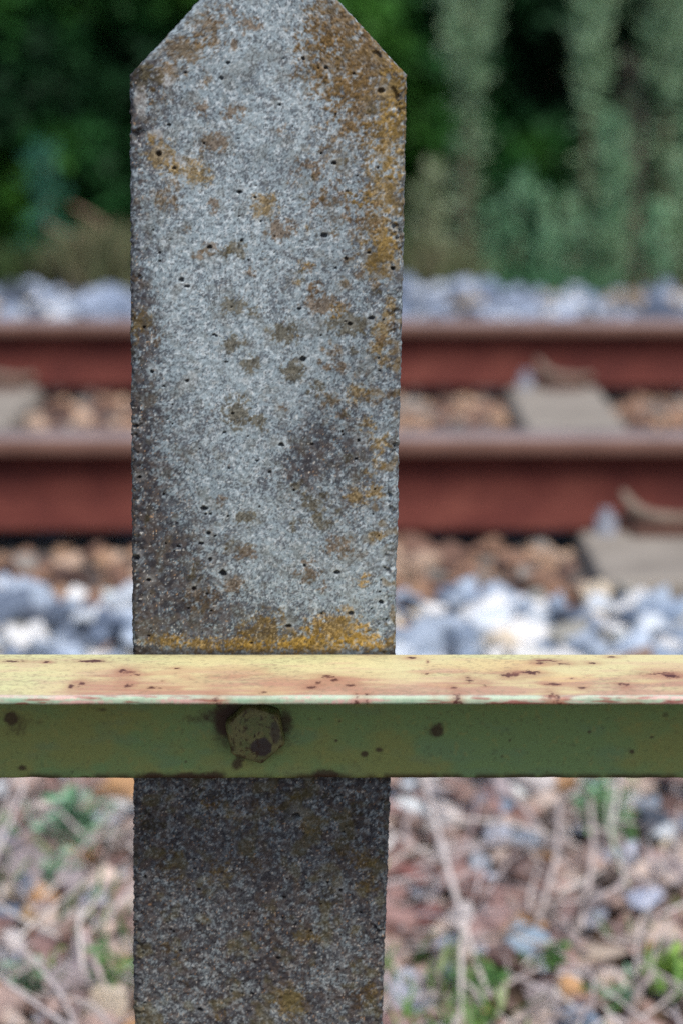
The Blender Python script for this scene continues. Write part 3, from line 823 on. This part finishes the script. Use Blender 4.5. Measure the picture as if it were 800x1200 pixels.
# bigger single stones one can point at
BIG = [((760, 1075), .050, '#c3cbe0'), ((620, 1115), .036, '#9fb4c9'), ((690, 1135), .042, '#b9a99a'), ((525, 1115), .030, '#a9b6cc'), ((490, 1040), .045, '#8a5f5a'), ((500, 1085), .038, '#8e6663'),
       ((758, 1118), .022, '#b07a52'), ((133, 1038), .034, '#8fa3bb'), ((30, 1045), .030, '#8d9bb3'), ((55, 1105), .028, '#b0764f'), ((30, 1080), .026, '#a98a5f'), ((120, 980), .026, '#7d6a70'), ((20, 925), .040, '#b7b9bf'), ((780, 975), .028, '#a06a55'),
       ((720, 935), .040, '#a8bccb'), ((95, 1060), .032, '#6f5a5c'), ((560, 1130), .026, '#9c7a63'), ((30, 945), .030, '#94706a'), ((640, 935), .024, '#9fa9bb'), ((600, 965), .022, '#a3705a')]
r_ = random.Random(77)
for (pp, s, c) in BIG:
    g = on_ground(pp[0], pp[1] + 6)
    o = bpy.data.objects.new('stone', shapes[r_.randrange(18)]); scene.collection.objects.link(o)
    o.parent = ground; o.location = g + Vector((0, 0, s * .45)); o.scale = (s * .8, s * .75, s * .65); o.rotation_euler = (r_.uniform(-.3, .3), r_.uniform(-.3, .3), r_.uniform(0, 6))
    o.color = (*(srgb(c) * .95), 1)

# ------------------------------------------------------------------ dead stems and ground weeds
def stem_obj(name, pts, r0, r1, colr, branches=()):
    n = len(pts)
    V, F = tube(pts, [r0 + (r1 - r0) * i / (n - 1) for i in range(n)], 7)
    for bp in branches:
        V2, F2 = tube(bp, [r1 * 1.1, r1 * .8, r1 * .4][:len(bp)], 5); o = len(V)
        V += V2; F += [tuple(i + o for i in f) for f in F2]
    me = py_mesh(name, V, F); me.materials.append(M_twig)
    o = link(name, me); o.color = (*srgb(colr), 1)
    return o
def gp(px, py, up): return on_ground(px, py, up)
STEMS = [
 ([(495, 912, .02), (508, 960, .05), (522, 1010, .06), (545, 1090, .05), (572, 1170, .02)], .0034, .0026, '#cfc5c1', 'long pale dead stem slanting down right of the post'),
 ([(541, 1060, .06), (540, 1120, .05), (539, 1215, .01)], .0026, .0022, '#cbc1bd', 'short upright pale stem standing beside the long slanting one'),
 ([(588, 915, .02), (620, 955, .04), (662, 1012, .03)], .0030, .0026, '#bdb1ad', 'pale dead stem slanting down below the middle of the rail'),
 ([(690, 935, .06), (694, 1000, .06), (680, 1090, .03)], .0024, .0028, '#b8aca8', 'thin grey stem standing behind the pale grey stones at right'),
 ([(655, 935, .05), (650, 1010, .07), (625, 1095, .02)], .0026, .0030, '#b5a9a5', 'thin grey stem leaning left above the blue grey stone'),
 ([(98, 1095, .06), (116, 1140, .04), (138, 1192, .01)], .0030, .0028, '#bba9ab', 'thick pale stem slanting down at the bottom left corner'),
 ([(92, 1105, .05), (91, 1150, .03), (88, 1215, .0)], .0028, .0028, '#b5a5a8', 'upright pale stem at the bottom left beside the slanting one'),
 ([(0, 995, .03), (40, 970, .04), (85, 925, .03)], .0030, .0026, '#a99a9e', 'grey stem leaning right below the left end of the rail'),
 ([(450, 1140, .03), (462, 1185, .02), (478, 1215, .0)], .0030, .0030, '#b9abb0', 'short pale stem close to the lower right side of the post'),
 ([(728, 1215, .0), (745, 1170, .03), (765, 1140, .05)], .0030, .0026, '#a99c9a', 'short stem at the bottom right corner leaning right'),
 ([(560, 930, .05), (548, 985, .03), (510, 1050, .02)], .0022, .0022, '#a08f90', 'thin stem crossing the long slanting stem'),
 ([(720, 912, .04), (712, 960, .05), (735, 1040, .02)], .0022, .0024, '#a5b09d', 'thin greenish stem rising into the right end of the rail'),
 ([(60, 1185, .01), (52, 1150, .03), (30, 1120, .04)], .0022, .0022, '#ab9c98', 'short thin stem leaning left at the bottom left'),
 ([(600, 1060, .03), (645, 1082, .03), (690, 1120, .02)], .0024, .0020, '#9c8c8c', 'low stem lying across the stones at lower right'),
]
for (pp, r0, r1_, c, lab) in STEMS:
    pts = [gp(*p) for p in pp]
    # keep the path from jumping in depth
    y0 = sum(p.y for p in pts) / len(pts)
    o = stem_obj('dead_twig', pts, r0, r1_, c)
    tag(o, lab, 'dead twig', 'dead twigs on the stony ground')

# loose dry litter: uncountable thin straws
def straws(n, seed):
    r_ = np.random.default_rng(seed)
    V = []; F = []; C = []
    for i in range(n):
        y = r_.uniform(1.85, 2.75); x = r_.uniform(-.75, .75)
        a = r_.choice([-1, 1]) * (np.pi / 2 + r_.normal(0, .55)); L_ = r_.uniform(.03, .08) if r_.random() < .6 else r_.uniform(.08, .22); el = abs(r_.normal(0, .35))
        z = float(gz(x, y)) + r_.uniform(.012, .045)
        p0 = Vector((x, y, z)); p1 = p0 + Vector((math.cos(a) * math.cos(el), math.sin(a) * math.cos(el), math.sin(el) * .8)) * L_
        mid = (p0 + p1) / 2 + Vector((r_.normal(0, .006), r_.normal(0, .006), r_.normal(0, .006)))
        rr = r_.uniform(.0007, .0024)
        v, f = tube([p0, mid, p1], [rr, rr, rr * .5], 4, cap=False)
        o = len(V); V += v; F += [tuple(q + o for q in ff) for ff in f]
        c = srgb(['#cdc3c2', '#b5a9a8', '#d8cfc8', '#93857f', '#c2b8b4'][r_.integers(5)])
        C += [c] * len(v)
    F = np.array(F)
    return mesh_np('dry_litter', np.array(V), F, np.array(C))
o = link('dry_litter', straws(1500, 5), M_litter); tag(o, 'thin dry straws and twigs scattered over the brown stones', kind='stuff')

def leaves_mesh(name, P, D, Nn, L, W, C, bend=.15):
    """six-vertex leaves: P base, D direction, Nn side vector seed, L length, W width, C colour"""
    D = D / np.linalg.norm(D, axis=1, keepdims=True)
    S = np.cross(D, Nn); S /= np.linalg.norm(S, axis=1, keepdims=True) + 1e-9
    U = np.cross(S, D)
    L = L[:, None]; W = W[:, None]
    p0 = P; p1 = P + D * L * .45 + S * W * .5 + U * L * bend * .5; p2 = P + D * L - U * L * bend * .6; p3 = P + D * L * .45 - S * W * .5 + U * L * bend * .5
    V = np.stack([p0, p1, p2, p3], 1).reshape(-1, 3)
    n = len(P)
    F = np.arange(n * 4).reshape(n, 4)
    F = np.concatenate([F[:, [0, 1, 2]], F[:, [0, 2, 3]]])
    return mesh_np(name, V, F, np.repeat(C, 4, axis=0), smooth=False)

def weed(px, py, spread_px, n, seed, cols, label, h=.05, leafL=.02):
    r_ = np.random.default_rng(seed)
    g = on_ground(px, py)
    k = g.y / FPX
    t = empty('weed', g); tag(t, label, 'weed', 'green weeds sprouting among the stones')
    V = []; F = []; P = []; D = []
    ns = max(5, n // 12)
    for i in range(ns):
        a = r_.uniform(0, 2 * np.pi); rr = abs(r_.normal(0, .5)) * spread_px * k
        b = Vector((math.cos(a) * rr * .35, math.sin(a) * rr * .35, 0)); top = Vector((math.cos(a) * rr, math.sin(a) * rr * .6, h * r_.uniform(.5, 1.2)))
        v, f = tube([b, (b + top) / 2 + Vector((0, 0, .006)), top], [.001, .0009, .0005], 4, cap=False)
        o = len(V); V += v; F += [tuple(q + o for q in ff) for ff in f]
        for j in range(12):
            f_ = r_.uniform(.2, 1.0)
            P.append(b.lerp(top, f_)); D.append((r_.normal(0, 1), r_.normal(0, 1), r_.uniform(-.1, .9)))
    st = mesh_np('stem', np.array([tuple(v) for v in V]), np.array(F), np.tile(srgb('#6f8a5a'), (len(V), 1)))
    link('stem', st, M_leaf, t)
    P = np.array([tuple(p) for p in P]); D = np.array(D); m = len(P)
    C = np.array([srgb(cols[i]) for i in r_.integers(len(cols), size=m)]) * r_.uniform(.75, 1.2, (m, 1))
    link('foliage', leaves_mesh('foliage', P, D, r_.normal(0, 1, (m, 3)), r_.uniform(.7, 1.3, m) * leafL, r_.uniform(.4, .6, m) * leafL, C), M_leaf, t)
GR = ['#6f9c5a', '#86ad6a', '#5c8a55']; BG = ['#92ba9e', '#a6c8ac', '#7da986']
weed(85, 1010, 62, 260, 1, BG, 'pale bluish green weed below the left end of the rail', .07, .020)
weed(70, 1050, 40, 80, 2, BG, 'smaller pale green tuft under the bluish green weed at left', .04, .018)
weed(700, 985, 50, 220, 3, BG + GR, 'grey green weed under the right part of the rail', .07, .018)
weed(560, 1175, 60, 130, 4, GR, 'bright green sprouts at the bottom, right of the post', .03, .018)
weed(775, 1165, 36, 90, 5, ['#8fb552', '#a2c26a', '#7da04e'], 'yellow green sprouts at the bottom right corner', .04, .020)
weed(650, 1140, 50, 70, 6, GR, 'low green sprouts beside the tan stone at lower right', .025, .014)
weed(130, 1175, 50, 90, 7, GR, 'green blades by the thick pale stem at bottom left', .05, .018)
weed(15, 1000, 30, 40, 8, GR, 'small green tuft at the left edge under the rail', .04, .014)
weed(25, 1180, 40, 60, 9, BG, 'dull green sprouts in the bottom left corner', .04, .018)
weed(720, 1190, 50, 70, 10, BG + GR, 'pale green ground weed at the bottom near the right corner', .03, .018)
# short grass: stuff
r_ = np.random.default_rng(9); m = 3000
P = np.stack([r_.uniform(-.8, .8, m), 1.9 + np.abs(r_.normal(0, .22, m)), np.zeros(m)], -1); 
keep = vnoise(P[:, 0] * 9 + 50, P[:, 1] * 9 + 50, 99) > .58; P = P[keep]; m = len(P); P[:, 2] = gz(P[:, 0], P[:, 1]) + .012
D = np.stack([r_.normal(0, .5, m), r_.normal(0, .5, m), np.ones(m)], -1)
C = np.array([srgb(c) for c in np.array(['#6f9a50', '#8fae6a', '#5d8350', '#9aa87a'])[r_.integers(4, size=m)]])
o = link('grass', leaves_mesh('grass', P, D, r_.normal(0, 1, (m, 3)), r_.uniform(.02, .06, m), r_.uniform(.0025, .006, m), C), M_leaf)
tag(o, 'sparse short green grass blades between the near stones', kind='stuff')

# ------------------------------------------------------------------ vegetation beyond the track
def hedge():
    r_ = np.random.default_rng(21)
    t = tag(empty('hedge', (0, 9.4, 0)), 'dark green leafy hedge filling the background behind the track', 'hedge')
    n = 190000
    x = r_.uniform(-3.4, 3.4, n); z = np.where(r_.random(n) < .72, r_.uniform(-.05, 1.35, n), r_.uniform(1.2, 2.5, n))
    surf = 8.62 + (fbm(x * 2.6 + 30, z * 2.6 + 30, 3, 101) - .5) * .8
    y = surf + np.abs(r_.exponential(.26, n))
    clump = fbm(x * 5 + 60, z * 5 + 60, 3, 103)
    keep = (clump > .40) | (r_.random(n) < .72)
    keep &= z < 2.35 + .3 * vnoise(x * 2 + 50, x * 0, 109)
    x, y, z, clump = x[keep], y[keep], z[keep], clump[keep]; n = len(x)
    y = y - (clump - .45) * .5
    P = np.stack([x, y - 9.4, z], -1)
    D = np.stack([r_.normal(0, .7, n), r_.normal(-.6, .5, n), r_.normal(-.1, .6, n)], -1)
    lo = fbm(x * 2.2 + 90, z * 2.2 + 90, 3, 105)
    c1 = srgb('#225226'); c2 = srgb('#3c6c26'); c3 = srgb('#14351c')
    C = mixc(np.tile(c1, (n, 1)), c2, sst(lo, .47, .62)); C = mixc(C, c3, sst(-lo, -.47, -.36)); C = C * r_.uniform(.8, 1.5, (n, 1))
    link('foliage', leaves_mesh('foliage', P, D, r_.normal(0, 1, (n, 3)), r_.uniform(.05, .09, n), r_.uniform(.03, .05, n), C), M_leaf, t)
    V = []; F = []
    rr = random.Random(4)
    for i in range(16):
        x0 = -4 + 8 * i / 15 + rr.uniform(-.08, .08); y0 = .6 + rr.uniform(-.1, .3)
        v, f = tube([(x0, y0, -.1), (x0 + rr.uniform(-.1, .1), y0 + .05, .8), (x0 + rr.uniform(-.25, .25), y0 + .1, 1.6), (x0 + rr.uniform(-.35, .35), y0, 2.3)], [.022, .018, .012, .006], 6, cap=False)
        o = len(V); V += v; F += [tuple(q + o for q in ff) for ff in f]
    s = link('stems', mesh_np('stems', np.array([tuple(v) for v in V]), np.array(F), np.tile(srgb('#4a3a2c'), (len(V), 1))), M_litter, t); s['kind'] = 'stuff'
hedge()

def tall_weed(px, py_base, py_top, Yd, half_px, label, seed, cols, foliage_from=.0, dens=1.0, lean=0.0, cone=True, name='tall_weed', cat='tall weed', stemc='#6f6050', sparse_low=.25, leafL=.05):
    """upright plant: one main stem with side shoots, narrow leaves filling a column or cone"""
    r_ = np.random.default_rng(seed)
    x0, _ = on_plane(px, py_base, Yd)
    z0 = float(gz(x0, Yd)) - .01
    _, z1 = on_plane(px, py_top, Yd)
    H = z1 - z0; hw = half_px * .86 * Yd / FPX
    t = tag(empty(name, (x0, Yd, z0)), label, cat, 'tall pale weeds in front of the hedge')
    V = []; F = []
    top = Vector((lean * H, 0, H))
    v, f = tube([(0, 0, 0), (lean * H * .4, .01, H * .45), top], [.010, .008, .003], 6, cap=False); V += v; F += f
    P = []; D = []
    ns = int(36 * dens * max(.5, H))
    for i in range(ns):
        fz = foliage_from + (1 - foliage_from) * (i + r_.random()) / ns
        if r_.random() < 0: continue
        env = (1 - (fz - foliage_from) / (1 - foliage_from + 1e-6)) ** .6 if cone else math.sin(math.pi * min(1, max(.0, .12 + .8 * (fz - foliage_from) / (1 - foliage_from)))) ** .5
        a = r_.uniform(0, 2 * np.pi); Ls = hw * env * r_.uniform(.6, 1.1)
        b = Vector((lean * H * fz, 0, H * fz * .97))
        e = b + Vector((math.cos(a) * Ls * .8, math.sin(a) * Ls * .8, Ls * r_.uniform(.8, 2.2)))
        v, f = tube([b, (b + e) / 2 + Vector((0, 0, -.004)), e], [.003, .0025, .001], 4, cap=False)
        o = len(V); V += v; F += [tuple(q + o for q in ff) for ff in f]
        for j in range(int(13 * dens)):
            g = r_.uniform(.1, 1.05); p = b.lerp(e, g) + Vector(tuple(r_.normal(0, .020, 3)))
            P.append(p); d = (e - b).normalized(); D.append((d.x + r_.normal(0, .5), d.y + r_.normal(0, .5), d.z + r_.normal(.3, .5)))
    nlow = int(150 * foliage_from * 2)
    for i in range(nlow):
        fz = r_.uniform(0.05, max(foliage_from, .06)); a = r_.uniform(0, 2 * np.pi)
        P.append(Vector((lean * H * fz + r_.normal(0, .03), r_.normal(0, .03), H * fz))); D.append((math.cos(a), math.sin(a), r_.uniform(-.4, .4)))
    st = link('stem', mesh_np('stem', np.array([tuple(v) for v in V]), np.array(F), np.tile(srgb(stemc), (len(V), 1))), M_litter, t)
    P = np.array([tuple(p) for p in P]); D = np.array(D); m = len(P)
    C = np.array([srgb(cols[i]) for i in r_.integers(len(cols), size=m)]) * r_.uniform(.75, 1.2, (m, 1))
    link('foliage', leaves_mesh('foliage', P, D, r_.normal(0, 1, (m, 3)), r_.uniform(.6, 1.3, m) * leafL, r_.uniform(.18, .3, m) * leafL * 1.3, C), M_leaf, t)
PG = ['#92b08e', '#7fa07c', '#a5c09a', '#6b8d6b']; OG = ['#8f9c7a', '#83936f', '#a0a88a']; BGc = ['#78a681', '#64946d', '#8ab48e']; PKc = ['#8d8478', '#7d7a6c', '#6f8468']
tall_weed(548, 330, -90, 8.0, 44, 'broad pale green tall weed nearest the post, its crown leaving the top of the picture', 31, PG, .52, 1.5, 0, False, leafL=.05)
tall_weed(686, 330, -120, 7.9, 27, 'slender columnar pale green weed on a bare stem, between two broader tall ones', 32, PG, .50, 1.5, 0, False)
tall_weed(775, 330, -90, 7.9, 38, 'pale green tall weed with several brown stems at the right edge of the picture', 33, PG, .52, 1.4, .01, False)
tall_weed(745, 330, 110, 8.0, 16, 'brownish bare stemmed weed between the conical weed and the right edge', 34, PKc, .35, .8, 0, True, stemc='#9a7468')
tall_weed(712, 328, 138, 7.7, 22, 'cone shaped pale green weed with a pointed pinkish tip', 35, BGc + PG, .0, 1.6, .03, True)
tall_weed(605, 328, 205, 7.7, 13, 'short bluish green weed with a pointed tip below the broad tall one', 36, BGc, .0, 0.75, 0, True)
tall_weed(637, 328, 225, 7.65, 14, 'short bluish green weed standing left of the cone shaped one', 37, BGc, .0, 0.75, 0, True)
tall_weed(575, 330, 245, 7.7, 15, 'low bluish green weed at the foot of the broad tall weed', 38, BGc, .0, 0.75, 0, True)
tall_weed(668, 330, 240, 7.6, 15, 'low pale green weed just left of the cone shaped weed', 39, BGc + PG, .0, 0.75, 0, True)
tall_weed(765, 330, 240, 7.6, 16, 'low green weed below the tall weed at the right edge', 40, BGc, .0, 0.75, 0, True)
tall_weed(500, 330, 200, 7.8, 30, 'hazy olive grey weed right beside the concrete post', 41, OG, .0, 1.0, .02, True)
tall_weed(535, 330, 150, 8.1, 22, 'thin brown stemmed weed between the olive weed and the broad one', 42, PKc, .0, .6, .05, True, stemc='#8a7462')
tall_weed(57, 330, 178, 8.2, 15, 'small bluish green shoot standing alone at the left', 43, ['#3f7a66', '#4d8a74', '#356a55'], .55, .9, 0, True)
tall_weed(735, 330, 60, 8.2, 14, 'dark stemmed weed behind the cone shaped weed', 44, PKc, .3, .6, -.02, True, stemc='#6f5048')
tall_weed(800, 330, 180, 7.7, 24, 'leafy green weed cut by the right edge of the picture', 45, PG, .0, 1.0, 0, True)

# straw tuft and leaning brown branches, left of the post
def tuft(px, Yd, w_px, h, n, label, cols, seed, name='grass_tuft'):
    r_ = np.random.default_rng(seed)
    x0, _ = on_plane(px, 330, Yd); z0 = float(gz(x0, Yd))
    k = w_px * Yd / FPX
    bx = r_.normal(0, .3, n) * k; P = np.stack([bx, r_.normal(0, .05, n), np.zeros(n)], -1)
    D = np.stack([bx / k * .9 + r_.normal(0, .25, n), r_.normal(-.1, .3, n), np.ones(n)], -1)
    C = np.array([srgb(cols[i]) for i in r_.integers(len(cols), size=n)]) * r_.uniform(.75, 1.2, (n, 1))
    o = link(name, leaves_mesh(name, P, D, r_.normal(0, 1, (n, 3)), r_.uniform(.5, 1.1, n) * h, r_.uniform(.006, .011, n), C, .1), M_leaf, loc=(x0, Yd, z0))
    tag(o, label, 'grass tuft')
OL = ['#6f7a55', '#7f8263', '#5d6b4a', '#8a8468']
tuft(125, 7.6, 60, .24, 700, 'olive grass tuft in front of the hedge just left of the post', OL, 61)
tuft(20, 7.7, 50, .16, 350, 'low dark green grass tuft at the left edge of the hedge', ['#3f5a36', '#55683f'], 62)
tuft(70, 7.75, 50, .14, 300, 'low grass tuft with dull purple blades between the two others', ['#5d5a50', '#4d5a3c', '#6a5f58'], 63)
tuft(500, 7.55, 60, .18, 420, 'olive grey grass tuft right of the post', OL, 64)
tuft(640, 7.5, 90, .12, 420, 'low green grass tuft under the short bluish weeds', ['#4f7a55', '#5d8a66'], 65)
for (pts, lab) in (([(55, 262), (90, 285), (135, 320)], 'brown dead branch leaning down towards the post from the left'), ([(85, 240), (120, 262), (150, 300)], 'upper brown dead branch behind the olive tuft'), ([(40, 300), (70, 290), (105, 275)], 'short dead branch crossing the brown ones at left')):
    pp = []
    for (px, py) in pts:
        x, z = on_plane(px, py, 7.9); pp.append((x, 7.9 + random.uniform(-.03, .03), z))
    # its foot reaches the ground
    last = pp[-1]; pp.append((last[0] + .05, 7.9, float(gz(last[0], 7.9)) - .01))
    o = stem_obj('dead_branch', pp, .007, .010, '#8a7462'); tag(o, lab, 'dead branch', 'dead branches by the olive tuft')
